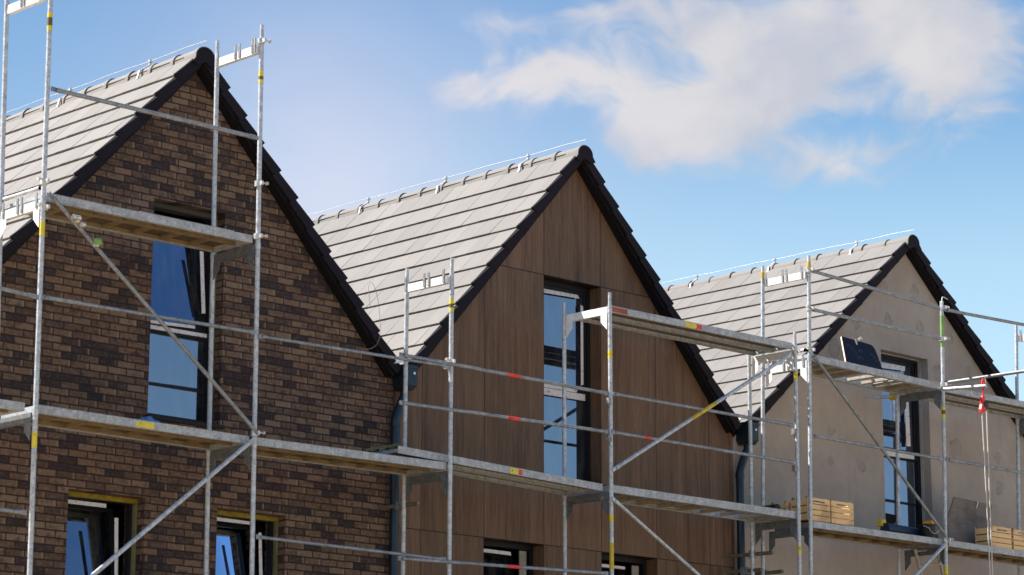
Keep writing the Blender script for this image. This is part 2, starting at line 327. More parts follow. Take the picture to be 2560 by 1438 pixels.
# ---------------------------------------------------------------- object helpers
def tag(o, label=None, cat=None, group=None, kind=None):
    for k, v in (('label', label), ('category', cat), ('group', group), ('kind', kind)):
        if v: o[k] = v
    return o
def empty(name, loc, label, cat, group=None):
    o = bpy.data.objects.new(name, None); COL.objects.link(o); o.location = loc; o.empty_display_size = 0.3
    return tag(o, label, cat, group)
def origin(o):
    v = Vector((0, 0, 0))
    while o is not None: v += Vector(o.location); o = o.parent
    return v
class MB:
    """collects shapes in world metres, then links them as one mesh under its parent"""
    def __init__(s): s.v = []; s.f = []; s.s = []; s.tone = []
    def add(s, vs, fs, smooth=False, tone=0.5):
        b = len(s.v); s.v += [tuple(q) for q in vs]; s.f += [tuple(b+i for i in q) for q in fs]
        s.s += [smooth]*len(fs); s.tone += [tone]*len(vs); return s
    def box(s, x0, x1, y0, y1, z0, z1, tone=0.5):
        return s.hexa([(x0,y0,z0),(x1,y0,z0),(x1,y1,z0),(x0,y1,z0),(x0,y0,z1),(x1,y0,z1),(x1,y1,z1),(x0,y1,z1)], tone)
    def hexa(s, c, tone=0.5):
        return s.add(c, [(0,3,2,1),(4,5,6,7),(0,1,5,4),(1,2,6,5),(2,3,7,6),(3,0,4,7)], False, tone)
    def obox(s, o, a, b, c):
        """box from corner o spanned by vectors a, b, c"""
        o, a, b, c = map(Vector, (o, a, b, c))
        return s.hexa([o, o+a, o+a+b, o+b, o+c, o+a+c, o+a+b+c, o+b+c])
    def tube(s, a, b, r, n=12, r2=None, caps=True):
        a, b = Vector(a), Vector(b); r2 = r if r2 is None else r2
        d = (b-a).normalized(); e = d.orthogonal().normalized(); g = d.cross(e)
        vs = []
        for c, rr in ((a, r), (b, r2)):
            vs += [c + e*(rr*math.cos(2*PI*i/n)) + g*(rr*math.sin(2*PI*i/n)) for i in range(n)]
        s.add(vs, [(i, (i+1) % n, n+(i+1) % n, n+i) for i in range(n)], True)
        if caps: s.add(vs, [tuple(range(n))[::-1], tuple(range(n, 2*n))], False)
        return s
    def path(s, pts, r, n=8):
        pts = [Vector(p) for p in pts]
        e = None; rings = []
        for i, p in enumerate(pts):
            d = (pts[min(i+1, len(pts)-1)] - pts[max(i-1, 0)]).normalized()
            if e is None: e = d.orthogonal().normalized()
            e = (e - d*e.dot(d)).normalized(); g = d.cross(e)
            rings.append([p + e*(r*math.cos(2*PI*k/n)) + g*(r*math.sin(2*PI*k/n)) for k in range(n)])
        vs = [q for ring in rings for q in ring]; fs = []
        for i in range(len(pts)-1):
            for k in range(n): fs.append((i*n+k, i*n+(k+1) % n, (i+1)*n+(k+1) % n, (i+1)*n+k))
        s.add(vs, fs, True); s.add(rings[0], [tuple(range(n))[::-1]]); s.add(rings[-1], [tuple(range(n))]); return s
    def prism(s, poly, d):
        """closed polygon (3D points) pushed along vector d"""
        poly = [Vector(p) for p in poly]; d = Vector(d); n = len(poly)
        s.add(poly + [p+d for p in poly], [tuple(range(n))[::-1], tuple(range(n, 2*n))] + [(i, (i+1) % n, n+(i+1) % n, n+i) for i in range(n)])
        return s
    def build(s, name, m, parent=None, loc=None, bevel=0.0):
        L = origin(parent) if parent else Vector(loc or (0, 0, 0))
        me = bpy.data.meshes.new(name); me.from_pydata([tuple(Vector(v)-L) for v in s.v], [], s.f)
        me.polygons.foreach_set('use_smooth', s.s)
        at = me.attributes.new('tone', 'FLOAT', 'POINT'); at.data.foreach_set('value', s.tone)
        me.update()
        import bmesh
        bm = bmesh.new(); bm.from_mesh(me); bmesh.ops.recalc_face_normals(bm, faces=bm.faces); bm.to_mesh(me); bm.free()
        me.materials.append(m)
        o = bpy.data.objects.new(name, me); COL.objects.link(o)
        if parent: o.parent = parent
        else: o.location = L
        if bevel:
            b = o.modifiers.new('bevel', 'BEVEL'); b.width = bevel; b.segments = 2; b.limit_method = 'ANGLE'
        return o
def copy_tree(o, parent=None, delta=None):
    c = o.copy(); COL.objects.link(c); c.parent = parent
    if delta is not None: c.location = Vector(o.location) + Vector(delta)
    for ch in list(o.children): copy_tree(ch, c)
    return c

# ---------------------------------------------------------------- setting
g = MB(); g.add([(-500, -500, 0), (500, -500, 0), (500, 900, 0), (-500, 900, 0)], [(0, 1, 2, 3)])
tag(g.build('ground', M['ground']), kind='structure')

YW = 0.16            # plane of the three facades
YB = 10.5            # back of the houses
def build_wall(house, xl, xr, xa, za, p, ops, m):
    """front wall with real openings and reveals, side and back walls"""
    top = lambda x: za - abs(x-xa)*math.tan(p) - 0.12
    xs = sorted(set([xl, xr, xa] + [v for o in ops for v in o[:2]]))
    b = MB()
    for x0, x1 in zip(xs[:-1], xs[1:]):
        segs = [(0.0, None)]
        cuts = sorted([(o[2], o[3]) for o in ops if o[0] <= x0+1e-6 and o[1] >= x1-1e-6])
        lo = 0.0
        for a, c in cuts:
            b.add([(x0,YW,lo),(x1,YW,lo),(x1,YW,a),(x0,YW,a)], [(0,1,2,3)]); lo = c
        b.add([(x0,YW,lo),(x1,YW,lo),(x1,YW,top(x1)),(x0,YW,top(x0))], [(0,1,2,3)])
    D = 0.34
    for x0, x1, z0, z1 in ops:
        b.add([(x0,YW,z0),(x0,YW+D,z0),(x0,YW+D,z1),(x0,YW,z1)], [(0,1,2,3)])
        b.add([(x1,YW,z0),(x1,YW+D,z0),(x1,YW+D,z1),(x1,YW,z1)], [(3,2,1,0)])
        b.add([(x0,YW,z1),(x1,YW,z1),(x1,YW+D,z1),(x0,YW+D,z1)], [(0,1,2,3)])
        b.add([(x0,YW,z0),(x1,YW,z0),(x1,YW+D,z0),(x0,YW+D,z0)], [(3,2,1,0)])
    for x in (xl+0.002, xr-0.002):
        b.add([(x,YW,0),(x,YB,0),(x,YB,top(x)),(x,YW,top(x))], [(0,1,2,3)])
    b.add([(xl,YB,0),(xr,YB,0),(xr,YB,top(xr)),(xa,YB,top(xa)),(xl,YB,top(xl))], [(0,1,2,3,4)])
    return b.build('wall', m, house)

def build_roof(house, xl, xr, xa, za, p, b0, s, n, rod=True):
    sp, cp = math.sin(p), math.cos(p)
    ls = [0.0] + [min(b0 + k*s, (min(xa-xl, xr-xa)-0.01)/cp) for k in range(n)]
    roof = MB(); y0, y1 = 0.035, YB+0.2
    def P(sd, l, nn, y): return (xa + sd*(l*cp + nn*sp), y, za - l*sp + nn*cp)
    for sd in (-1, 1):
        for k in range(n):
            la, lb = max(0.045, ls[k]-0.06), ls[k+1]
            ha = -0.026
            y = y0 + (-0.15 if k % 2 else 0.0); first = True
            while y < y1:
                ye = min(y+0.30, y1); ys = max(y, y0)
                if ye-ys > 0.02:
                    j = random.uniform(-0.002, 0.0025); t = random.random()
                    g_ = 0.0022
                    c = [P(sd,la,ha-.018,ys+g_), P(sd,lb,-.019+j,ys+g_), P(sd,lb,-.019+j,ye-g_), P(sd,la,ha-.018,ye-g_),
                         P(sd,la,ha,ys+g_), P(sd,lb,0+j,ys+g_), P(sd,lb,0+j,ye-g_), P(sd,la,ha,ye-g_)]
                    roof.hexa(c, t)
                y += 0.30
        # felt and boarding under the tiles
        L = ls[-1]
        c = [P(sd,0,-.16,0.20), P(sd,L,-.16,0.20), P(sd,L,-.16,y1), P(sd,0,-.16,y1), P(sd,0,-.056,0.20), P(sd,L,-.056,0.20), P(sd,L,-.056,y1), P(sd,0,-.056,y1)]
        roof.hexa(c, 0.0)
    ro = roof.build('roof', M['tile'], house)
    # verge tiles with their hanging side flap, one step per course, and the boarded soffit behind
    for sd in (-1, 1):
        v = MB()
        for k in range(n):
            la, lb = max(0.0, ls[k]-0.03), ls[k+1]
            dy = 0.004*(k % 2) + random.uniform(0, .003)
            c = [P(sd,la,-.138,-.004+dy), P(sd,lb,-.112,-.004+dy), P(sd,lb,-.112,.034), P(sd,la,-.138,.034),
                 P(sd,la+.01,-.040,-.004+dy), P(sd,lb,.008,-.004+dy), P(sd,lb,.008,.034), P(sd,la+.01,-.040,.034)]
            v.hexa(c, random.random())
        v.build('verge', M['verge'], ro)
        so = MB(); L = ls[-1]
        a = 0.02
        c = [P(sd,a,-.152,.037), P(sd,L,-.152,.037), P(sd,L,-.152,YW+.02), P(sd,a,-.152,YW+.02), P(sd,a,-.061,.037), P(sd,L,-.061,.037), P(sd,L,-.061,YW+.02), P(sd,a,-.061,YW+.02)]
        so.hexa(c)
        so.build('bargeboard', M['board'], ro)
    # ridge tiles: half round, each lapping the next
    nseg = 12; first = None
    for i in range(27):
        r0, r1 = 0.120, 0.104; ya = -0.03 + i*0.40; yb = ya+0.43; zc = za - 0.138
        if i == 0:
            q = MB(); vs = []
            prof = [(-0.03, r0), (0.02, r0), (0.03, r1+0.006), (0.40, r1)]
            for yy, rr in prof:
                for kk in range(nseg+1):
                    t = PI*kk/nseg; vs.append((xa+rr*math.cos(t)*1.08, yy, zc+rr*math.sin(t)*1.0 - (0.045 if kk in (0, nseg) else 0)))
            fs = [(a_*(nseg+1)+kk, a_*(nseg+1)+kk+1, (a_+1)*(nseg+1)+kk+1, (a_+1)*(nseg+1)+kk) for a_ in range(3) for kk in range(nseg)]
            q.add(vs, fs, True)
            q.add(vs[:nseg+1], [tuple(range(nseg+1))]); q.add(vs[-nseg-1:], [tuple(range(nseg+1))])
            first = q.build('ridge_tile', M['tile'], ro)
        else:
            c = first.copy(); COL.objects.link(c); c.parent = ro; c.location = (random.uniform(-.003, .003), i*0.40, random.uniform(-.003, .003))
    cap = MB(); cap.prism([(xa + 0.112*math.cos(PI*k/12)*1.06, -0.036, za-0.141+0.112*math.sin(PI*k/12)) for k in range(13)] + [(xa-.165, -0.036, za-.205), (xa-.10, -0.036, za-.235), (xa, -0.036, za-.19), (xa+.10, -0.036, za-.235), (xa+.165, -0.036, za-.205)], (0, 0.004, 0))
    cap.build('ridge_end_cap', M['verge'], ro)
    if rod:
        lr = MB(); pts = [(xa, -0.04 + 0.35*k, za + 0.046 + 0.006*math.sin(k*1.7)) for k in range(31)]
        lr.path(pts, 0.0036, 6); rd = lr.build('lightning_rod', M['rod'], ro)
        proto = MB(); y = 0.95
        proto.box(xa-.012, xa+.012, y-.012, y+.012, za-.015, za+.062); proto.box(xa-.018, xa+.018, y-.022, y+.022, za+.03, za+.05)
        proto.prism([(xa-.01, y-.012, za-.012), (xa-.125, y-.012, za-.10), (xa-.15, y-.012, za-.19), (xa-.165, y-.012, za-.19), (xa-.14, y-.012, za-.09), (xa-.01, y-.012, za+.0)], (0, .024, 0))
        c0 = proto.build('rod_clip', M['rod'], ro)
        for i in range(1, 7):
            c = c0.copy(); COL.objects.link(c); c.parent = ro; c.location = (0, i*1.48, 0)
    return ro

def window(house, x0, x1, z0, z1, rails=(), tilt=None, foam=None, bars=(), sill=True):
    """frame > sash > (pane); sections are split at the heights in rails; tilt = index of a section opened inwards at its top"""
    yf0, yf1 = YW+0.175, YW+0.245; fw = 0.055
    f = MB()
    f.box(x0, x0+fw, yf0, yf1, z0, z1); f.box(x1-fw, x1, yf0, yf1, z0, z1)
    f.box(x0+fw, x1-fw, yf0, yf1, z1-fw, z1); f.box(x0+fw, x1-fw, yf0, yf1, z0, z0+fw)
    for r in rails: f.box(x0+fw, x1-fw, yf0, yf1, r-0.04, r+0.04)
    fr = f.build('window', M['frame'], house)
    zs = [z0+fw] + [v for r in rails for v in (r-0.04, r+0.04)] + [z1-fw]
    for i in range(0, len(zs), 2):
        a, b = zs[i], zs[i+1]; xa, xb = x0+fw, x1-fw; sw = 0.018 if (rails and i == 0) else 0.042
        def pt(x, y, z):
            if tilt == i//2:
                t = math.radians(7.0); dz = z-a
                return (x, y+0.01 + math.sin(t)*dz, a + math.cos(t)*dz - (y-yf0)*math.sin(t))
            return (x, y, z)
        def bx(mb, X0, X1, Y0, Y1, Z0, Z1):
            mb.hexa([pt(X0,Y0,Z0),pt(X1,Y0,Z0),pt(X1,Y1,Z0),pt(X0,Y1,Z0),pt(X0,Y0,Z1),pt(X1,Y0,Z1),pt(X1,Y1,Z1),pt(X0,Y1,Z1)])
        s_ = MB(); e = 0.004
        ya, yb = yf0+0.012, yf1+0.02
        bx(s_, xa+e, xa+sw, ya, yb, a+e, b-e); bx(s_, xb-sw, xb-e, ya, yb, a+e, b-e)
        bx(s_, xa+sw, xb-sw, ya, yb, a+e, a+sw); bx(s_, xa+sw, xb-sw, ya, yb, b-sw, b-e)
        for br in bars:
            if a < br < b: bx(s_, xa+sw, xb-sw, ya, yb, br-0.014, br+0.014)
        s_.build('sash', M['frame'], fr)
        gl = MB(); gl.add([pt(xa+sw-.006, ya+.018, a+sw-.006), pt(xb-sw+.006, ya+.018, a+sw-.006), pt(xb-sw+.006, ya+.018, b-sw+.006), pt(xa+sw-.006, ya+.018, b-sw+.006)], [(0,1,2,3)])
        gl.build('pane', M['glass'], fr)
    if foam:
        fo = MB(); fo.box(x0+.002, x1-.002, yf0-.052, yf0-.004, z1-0.05, z1-.003); fo.build('foam_strip', M[foam], fr)
        fo = MB(); fo.box(x1-0.028, x1-.003, yf0-.052, yf0-.004, z0, z1-0.055); fo.build('foam_strip', M['foam_pale'], fr)
    if sill:
        w = MB(); w.box(x0-.03, x1+.03, YW-0.045, yf0, z0-0.03, z0+0.008); w.build('window_sill', M['frame'], fr)
    return fr
def tape(fr, pts, t=0.012):
    """strip of protective film: quad given by four points, pushed towards the street"""
    b = MB(); b.prism(pts, (0, -t*.4, 0)); return b.build('protective_film', M['film'], fr)
# ---------------------------------------------------------------- the three houses
A1, A2, A3 = (0.0, 10.10, 0.8237), (5.66, 10.14, 0.8344), (11.98, 10.12, 0.7131)
J0, J1, J2, J3 = -2.85, 2.835, 8.440, 15.45
h1 = empty('brick_house', (A1[0], YB/2, 0), 'dark mottled brick house with a steep grey tiled gable, leftmost and nearest', 'house')
ops1 = [(-0.458, 0.460, 6.14, 8.405), (-1.372, -0.452, 3.05, 5.312), (0.454, 1.362, 3.05, 5.300)]
build_wall(h1, J0, J1, *A1, ops1, M['brick'])
build_roof(h1, J0, J1, *A1, 0.526, 0.3487, 12)
w = window(h1, *ops1[0], rails=(7.100,), tilt=1, foam='inside', bars=(6.52,))
YT = YW+0.172
tape(w, [(-0.336, 0.330, 7.170), (0.231, 0.330, 7.190), (0.232, 0.330, 7.160), (-0.334, 0.330, 7.137)])
tape(w, [(-0.339, 0.330, 7.119), (0.384, 0.330, 7.123), (0.385, 0.330, 7.084), (-0.337, 0.330, 7.078)], 0.02)
tape(w, [(0.258, 0.320, 7.989), (0.305, 0.320, 7.988), (0.353, 0.320, 7.338), (0.306, 0.320, 7.331)])
w = window(h1, *ops1[1], tilt=0, foam='foam')
tape(w, [(-1.286, 0.330, 5.232), (-0.804, 0.330, 5.232), (-0.802, 0.330, 5.192), (-1.284, 0.330, 5.193)])
tape(w, [(-0.711, 0.310, 5.099), (-0.667, 0.310, 5.103), (-0.646, 0.310, 4.487), (-0.685, 0.310, 4.484)])
w = window(h1, *ops1[2], tilt=0, foam='foam')
tape(w, [(0.578, 0.330, 5.230), (1.012, 0.330, 5.224), (1.013, 0.330, 5.191), (0.579, 0.330, 5.192)])
tape(w, [(1.116, 0.310, 5.115), (1.153, 0.310, 5.118), (1.184, 0.310, 4.628), (1.141, 0.310, 4.625)])

h2 = empty('timber_clad_house', (A2[0], YB/2, 0), 'middle house faced with brown wood grain panels under a steep grey tiled gable roof', 'house')
ops2 = [(5.150, 6.097, 6.10, 8.490), (4.203, 5.150, 3.05, 5.325), (6.097, 7.044, 3.05, 5.325)]
build_wall(h2, J1+.02, J2, *A2, ops2, M['wood'])
build_roof(h2, J1, J2, *A2, 0.546, 0.3533, 12)
w = window(h2, *ops2[0], rails=(7.170,))
tape(w, [(5.313, 0.330, 8.374), (5.882, 0.330, 8.384), (5.909, 0.330, 8.344), (5.313, 0.330, 8.325)])
tape(w, [(5.924, 0.325, 8.272), (5.965, 0.325, 8.254), (5.967, 0.325, 7.310), (5.926, 0.325, 7.295)])
tape(w, [(5.306, 0.330, 7.249), (5.871, 0.330, 7.241), (5.850, 0.330, 7.200), (5.306, 0.330, 7.197)], 0.02)
tape(w, [(5.306, 0.330, 7.192), (5.998, 0.330, 7.195), (5.998, 0.330, 7.118), (5.306, 0.330, 7.112)])
w = window(h2, *ops2[1], tilt=0)
tape(w, [(4.338, 0.330, 5.229), (4.782, 0.330, 5.226), (4.788, 0.330, 5.186), (4.338, 0.330, 5.189)])
ms = MB(); ms.prism([(4.895, 0.310, 5.248), (5.004, 0.310, 5.248), (5.004, 0.310, 4.924), (4.896, 0.310, 4.915)], (0, -.012, 0)); ms.build('frame_extension', M['strip'], w)
w = window(h2, *ops2[2], tilt=0)
tape(w, [(6.236, 0.330, 5.213), (6.664, 0.330, 5.210), (6.664, 0.330, 5.177), (6.236, 0.330, 5.175)])
ms = MB(); ms.prism([(6.753, 0.310, 5.230), (6.871, 0.310, 5.230), (6.869, 0.310, 5.068), (6.751, 0.310, 5.059)], (0, -.012, 0)); ms.build('frame_extension', M['strip'], w)

h3 = empty('rendered_house', (A3[0], YB/2, 0), 'pale grey rendered house with patched anchor spots, furthest right under the lowest looking gable', 'house')
ops3 = [(11.440, 12.452, 6.08, 8.475)]
build_wall(h3, J2+.004, J3, *A3, ops3, M['stucco'])
build_roof(h3, J2, J3, *A3, 0.533, 0.3575, 13)
w = window(h3, *ops3[0], rails=(7.136,), bars=(6.50,))
tape(w, [(11.658, 0.330, 8.339), (12.169, 0.330, 8.364), (12.166, 0.330, 8.298), (11.655, 0.330, 8.274)])
tape(w, [(12.129, 0.325, 8.024), (12.216, 0.325, 8.018), (12.232, 0.325, 7.278), (12.145, 0.325, 7.269)])
tape(w, [(11.640, 0.330, 7.164), (12.312, 0.330, 7.174), (12.309, 0.330, 7.108), (11.637, 0.330, 7.094)])
co = MB(); co.box(12.442, 12.450, YW+.12, YW+.165, 6.09, 8.46); co.box(11.45, 12.442, YW+.12, YW+.165, 8.462, 8.472); co.build('plaster_bead', M['rod'], w)

# rain hoppers, downpipes and valley ends belong to the house they drain
def drain(house, bx0, bx1, ztop, px, zoff, label=None):
    b = MB(); zb = ztop-0.27; zt = ztop-0.10
    b.box(bx0-.012, bx1+.012, -0.055, YW, ztop-.035, ztop)
    ym = -0.045
    t = [(bx0, ym), (bx1, ym), (bx1, YW-.004), (bx0, YW-.004)]; u = [(bx0+.035, ym+.03), (bx1-.03, ym+.03), (bx1-.03, YW-.004), (bx0+.035, YW-.004)]
    vs = [(x, y, ztop-.035) for x, y in t] + [(x, y, zb+.05) for x, y in t] + [(x, y, zb) for x, y in u]
    fs = []
    for k in (0, 4):
        fs += [(k+i, k+(i+1) % 4, k+4+(i+1) % 4, k+4+i) for i in range(4)]
    b.add(vs, fs + [(8, 9, 10, 11)])
    hp = b.build('rain_hopper', M['gutter'], house)
    o_ = MB(); o_.tube((bx1+.002, .02, ztop-.085), (bx1+.006, .02, ztop-.085), .022); o_.tube(((bx0+bx1)/2+.05, ym-.004, ztop-.085), ((bx0+bx1)/2+.05, ym, ztop-.085), .016); o_.build('overflow', M['zinc'], hp)
    d = MB(); mx = (bx0+bx1)/2; yp = YW-0.075
    d.path([(mx, yp-.03, zb+.01), (mx, yp-.03, zb-.05), (mx-.02, yp-.02, zb-.10), (px+.02, yp, zb-zoff+.04), (px, yp, zb-zoff-.02), (px, yp, zb-zoff-.3), (px, yp, 0.02)], 0.050, 16)
    for z in (zb-zoff-.06, 3.9, 1.9): d.tube((px, yp, z-.03), (px, yp, z+.03), 0.057, 16)
    d.build('downpipe', M['gutter'], house)
drain(h1, 2.815, 2.995, 7.085, 2.800, 0.32)
drain(h2, 8.497, 8.690, 7.125, 8.478, 0.33)
for hs, a, z in ((h1, (2.684, 0.000, 7.096), 0), (h2, (8.346, 0.000, 7.138), 0)):
    fl = MB(); x, y, z = a
    fl.prism([(x, -.03, z-.02), (x+.16, -.03, z+.02), (x+.17, -.03, z+.05), (x+.02, -.03, z+.012)], (0, .5, 0)); fl.build('valley_flashing', M['zinc'], hs)
ca = MB()
pp = [(2.327, -0.020, 7.650), (2.308, -0.020, 7.772), (2.294, -0.020, 7.868), (2.316, -0.020, 7.924), (2.357, -0.020, 7.922), (2.398, -0.020, 7.853), (2.435, -0.020, 7.747), (2.461, -0.020, 7.595), (2.474, -0.020, 7.464), (2.465, -0.020, 7.329), (2.426, -0.020, 7.248), (2.358, -0.020, 7.199), (2.273, -0.020, 7.174), (2.216, -0.020, 7.175)]
ca.path(pp, 0.0028, 5)
ca.build('loose_cable', M['cable'], h1)

# ---------------------------------------------------------------- scaffolding
FY, RY = -1.055, -0.360
R0 = 0.02415
s1 = empty('scaffolding', (2.6, -0.7, 0), 'long galvanised scaffold in front of the brick and the wood panelled houses', 'scaffold')
s2 = empty('scaffolding', (11.0, -0.7, 0), 'galvanised scaffold in front of the pale rendered house on the right', 'scaffold')
def post(sc, top, bot, y, spigot=0.0, joints=(), bands=()):
    top, bot = Vector(top), Vector(bot); b = MB()
    t0 = top.copy()
    d = (bot-top).normalized()
    if spigot:
        j = top + d*spigot; b.tube(top, j+d*.02, 0.0195, 14); t0 = j
    b.tube(t0, bot, R0, 16); b.tube(bot, (bot.x, bot.y, 0.06), R0, 16); b.box(bot.x-.075, bot.x+.075, bot.y-.075, bot.y+.075, 0.0, 0.01); b.tube((bot.x, bot.y, 0.01), (bot.x, bot.y, .2), .019, 12)
    for z in joints:
        p = top + d*((top.z-z)/abs(d.z)); b.tube(p-d*.03, p+d*.035, R0+.0035, 16)
        b.tube(p+d*-.02+Vector((-R0-.002, 0, 0)), p+d*-.02+Vector((-R0-.004, 0, 0)), .006, 6)
    o = b.build('standard', M['galv'], sc)
    for (z0, z1, mt) in bands:
        p = top + d*((top.z-z1)/abs(d.z)); q = top + d*((top.z-z0)/abs(d.z))
        k = MB(); k.tube(p, q, R0+.0012, 16, None, False); k.build('marking_band', M[mt], o)
    return o
def coupler(par, p, side=-1, s=1.0):
    b = MB(); x, y, z = p
    b.tube((x, y, z-.028*s), (x, y, z+.028*s), .036*s, 12)
    b.box(x-.012, x+.012, y-.075*s, y-.02, z-.02, z+.02)
    b.tube((x+side*.025, y-.03, z+.012), (x+side*.095*s, y-.04, z+.012), .009, 8); b.tube((x+side*.075*s, y-.038, z+.012), (x+side*.095*s, y-.04, z+.012), .018*s, 6)
    return b.build('coupler', M['cast'], par)
def rail(sc, a, b, r=0.0185, name='guard_rail', m='galv', flat_ends=True, red=()):
    a, b = Vector(a), Vector(b); d = (b-a).normalized(); q = MB()
    if flat_ends:
        q.tube(a+d*.05, b-d*.05, r, 12)
        for p, s in ((a, 1), (b, -1)):
            q.tube(p+d*s*.05, p+d*s*.11, r*1.12, 12)
            q.obox(p+Vector((-.0, -.006, -.022)) , d*s*.06, Vector((0, .012, 0)), Vector((0, 0, .044)))
    else: q.tube(a, b, r, 12)
    o = q.build(name, M[m], sc)
    for t0, t1, mt in red:
        k = MB(); k.tube(a+(b-a)*t0, a+(b-a)*t1, r+.0012, 12, None, False); k.build('marking_tape', M[mt], o)
    return o
def transom(sc, x, z, y0=FY, y1=RY, pins=(), gus=True, dx=0.0, m=None):
    m = m or ('sunlit_steel' if z > 7 else 'shade_steel')  # upper transoms get the copy painted sunlit, lower ones the shaded
    b = MB(); h = 0.085
    b.obox((x-.024, y0+R0, z-h), (.048, 0, 0), (dx, y1-y0-2*R0, 0), (0, 0, h))
    o = b.build('transom', M[m], sc)
    for t in pins:
        k = MB(); xx = x + dx*t; y_ = y0 + (y1-y0)*t; k.box(xx-.036, xx-.026, y_-.014, y_+.014, z-.075, z+.075)
        k.build('toe_board_pin', M['dull'], o)
    if gus:
        for s, yb in ((1, y0+R0), (-1, y1-R0)):
            q = MB(); q.prism([(x-.026, yb, z-h-.002), (x-.026, yb+s*.095, z-h-.002), (x-.026, yb+s*.095, z-h-.085), (x-.026, yb, z-h-.18)], (.006, 0, 0))
            q.build('gusset_plate', M[m], o)
    return o
def deck(sc, xa, za, xb, zb, kind='wood', y0=-1.03, y1=-0.42, gap=None, sticker=(), ribs=7):
    """walkable deck between two frames; (xa,za)-(xb,zb) is the top front edge"""
    dxv = Vector((xb-xa, 0, zb-za)); L = dxv.length; u = dxv/L; n = Vector((-u.z, 0, u.x))
    def P(s, y, h): return Vector((xa, y, za)) + u*s + n*h
    def bx(b, s0, s1, ya, yb, h0, h1):
        b.hexa([P(s0,ya,h0),P(s1,ya,h0),P(s1,yb,h0),P(s0,yb,h0),P(s0,ya,h1),P(s1,ya,h1),P(s1,yb,h1),P(s0,yb,h1)])
    if kind == 'wood':
        b = MB(); bx(b, 0, L, y0, y0+.012, -.078, 0); bx(b, 0, L, y0+.012, y0+.045, -.078, -.070); bx(b, 0, L, y0+.012, y0+.03, -.008, 0)
        bx(b, 0, L, y1-.012, y1, -.078, 0); bx(b, 0, L, y1-.045, y1-.012, -.078, -.070)
        for s in (0.0, L-.05): bx(b, s, s+.05, y0+.013, y1-.013, -.075, -.004)
        o = b.build('deck', M['fascia'], sc)
        r = MB()
        for i in range(1, ribs): s = L*i/ribs; bx(r, s-.02, s+.02, y0+.05, y1-.05, -.066, -.032)
        bx(r, .05, L-.05, y0+.20, y0+.235, -.074, -.031); bx(r, .05, L-.05, y1-.05, y1-.013, -.069, -.031)
        r.build('deck_rib', M['rail_wood'], o)
        p = MB(); bx(p, .05, L-.05, y0+.03, y1-.013, -.030, -.006); p.build('deck_board', M['ply'], o)
    elif kind == 'alu':
        b = MB(); bx(b, 0, L, y0, y0+.014, -.085, 0); bx(b, 0, L, y0+.014, y0+.06, -.085, -.077)
        bx(b, 0, L, y1-.014, y1, -.085, 0); bx(b, 0, L, y1-.05, y1-.014, -.085, -.077)
        for s in (0.0, L-.05): bx(b, s, s+.05, y0+.015, y1-.015, -.08, -.004)
        o = b.build('deck', M['fascia'], sc)
        nb = 9
        for i in range(1, nb):
            r = MB(); s = L*i/nb; bx(r, s-.03, s+.03, y0+.065, y1-.055, -.070, -.034); r.build('deck_rib', M['alu'], o)
        p = MB(); a = gap[0] if gap else L; c = gap[1] if gap else L
        bx(p, .05, a-.0, y0+.0145, y1-.0145, -.032, -.004)
        if gap: q = MB(); bx(q, c, L-.05, y0+.0145, y1-.0145, -.032, -.004); q.build('deck_board', M['alu'], o)
        p.build('deck_board', M['ply'] if not gap else M['alu'], o)
    else:
        b = MB(); tp = MB(); w = (y1-y0-.012)/2
        for ya in (y0, y0+w+.012):
            yb = ya+w
            bx(b, 0, L, ya, ya+.006, -.078, 0); bx(b, 0, L, yb-.006, yb, -.078, 0)
            for k in range(4):
                q = ya+.006+(w-.012)*k/4; e = (w-.012)/4
                if k % 2: bx(tp, 0, L, q, q+e, -.030, -.027); bx(tp, 0, L, q, q+.003, -.027, -.005); bx(tp, 0, L, q+e-.003, q+e, -.027, -.005)
                else: bx(tp, 0, L, q, q+e, -.005, -.002)
            bx(b, 0, L, ya+.006, ya+.026, -.078, -.072); bx(b, 0, L, yb-.026, yb-.006, -.078, -.072)
            bx(b, 0, .02, ya+.006, yb-.006, -.07, -.031); bx(b, L-.02, L, ya+.006, yb-.006, -.07, -.031)
        o = b.build('deck', M['fascia'], sc); tp.build('deck_tread', M['perf'], o)
    for s0, s1, mt in sticker:
        k = MB(); bx(k, s0*L, s1*L, y0-.002, y0-.0005, -.070, -.012); k.build('sticker', M[mt], o)
    return o

# --- standards
f0 = post(s1, (-2.623, -1.055, 9.847), (-2.590, -1.055, 4.275), FY, 0, (7.78, 5.77), [(9.55, 9.60, 'yellow'), (9.47, 9.55, 'band'), (9.42, 9.47, 'yellow'), (7.563, 7.430, 'yellow'), (5.578, 5.438, 'yellow')])
f1 = post(s1, (-0.074, -1.055, 10.062), (-0.039, -1.055, 4.475), FY, 0.17, (7.76, 5.77), [(9.575, 9.516, 'yellow'), (9.516, 9.483, 'band'), (9.483, 9.445, 'yellow')])
f2 = post(s1, (2.572, -1.055, 8.066), (2.564, -1.055, 4.680), FY, 0.15, (7.70, 5.80), [(7.616, 7.564, 'yellow'), (7.564, 7.521, 'band'), (7.521, 7.482, 'yellow')])
f3 = post(s1, (4.994, -1.055, 8.060), (5.001, -1.055, 4.872), FY, 0.14, (7.86, 5.82), [(7.392, 7.305, 'yellow'), (5.540, 5.456, 'yellow'), (5.230, 4.929, 'paint')])
f4 = post(s1, (8.218, -1.055, 8.070), (8.219, -1.055, 5.124), FY, 0.12, (7.86, 5.82), [(7.567, 7.473, 'yellow'), (5.468, 5.382, 'yellow')])
b0 = post(s1, (-2.661, -0.360, 10.029), (-2.555, -0.360, 4.332), RY, 0, (7.78,))
b1 = post(s1, (-0.102, -0.360, 10.045), (-0.063, -0.360, 4.528), RY, 0.17, (7.76, 5.77))
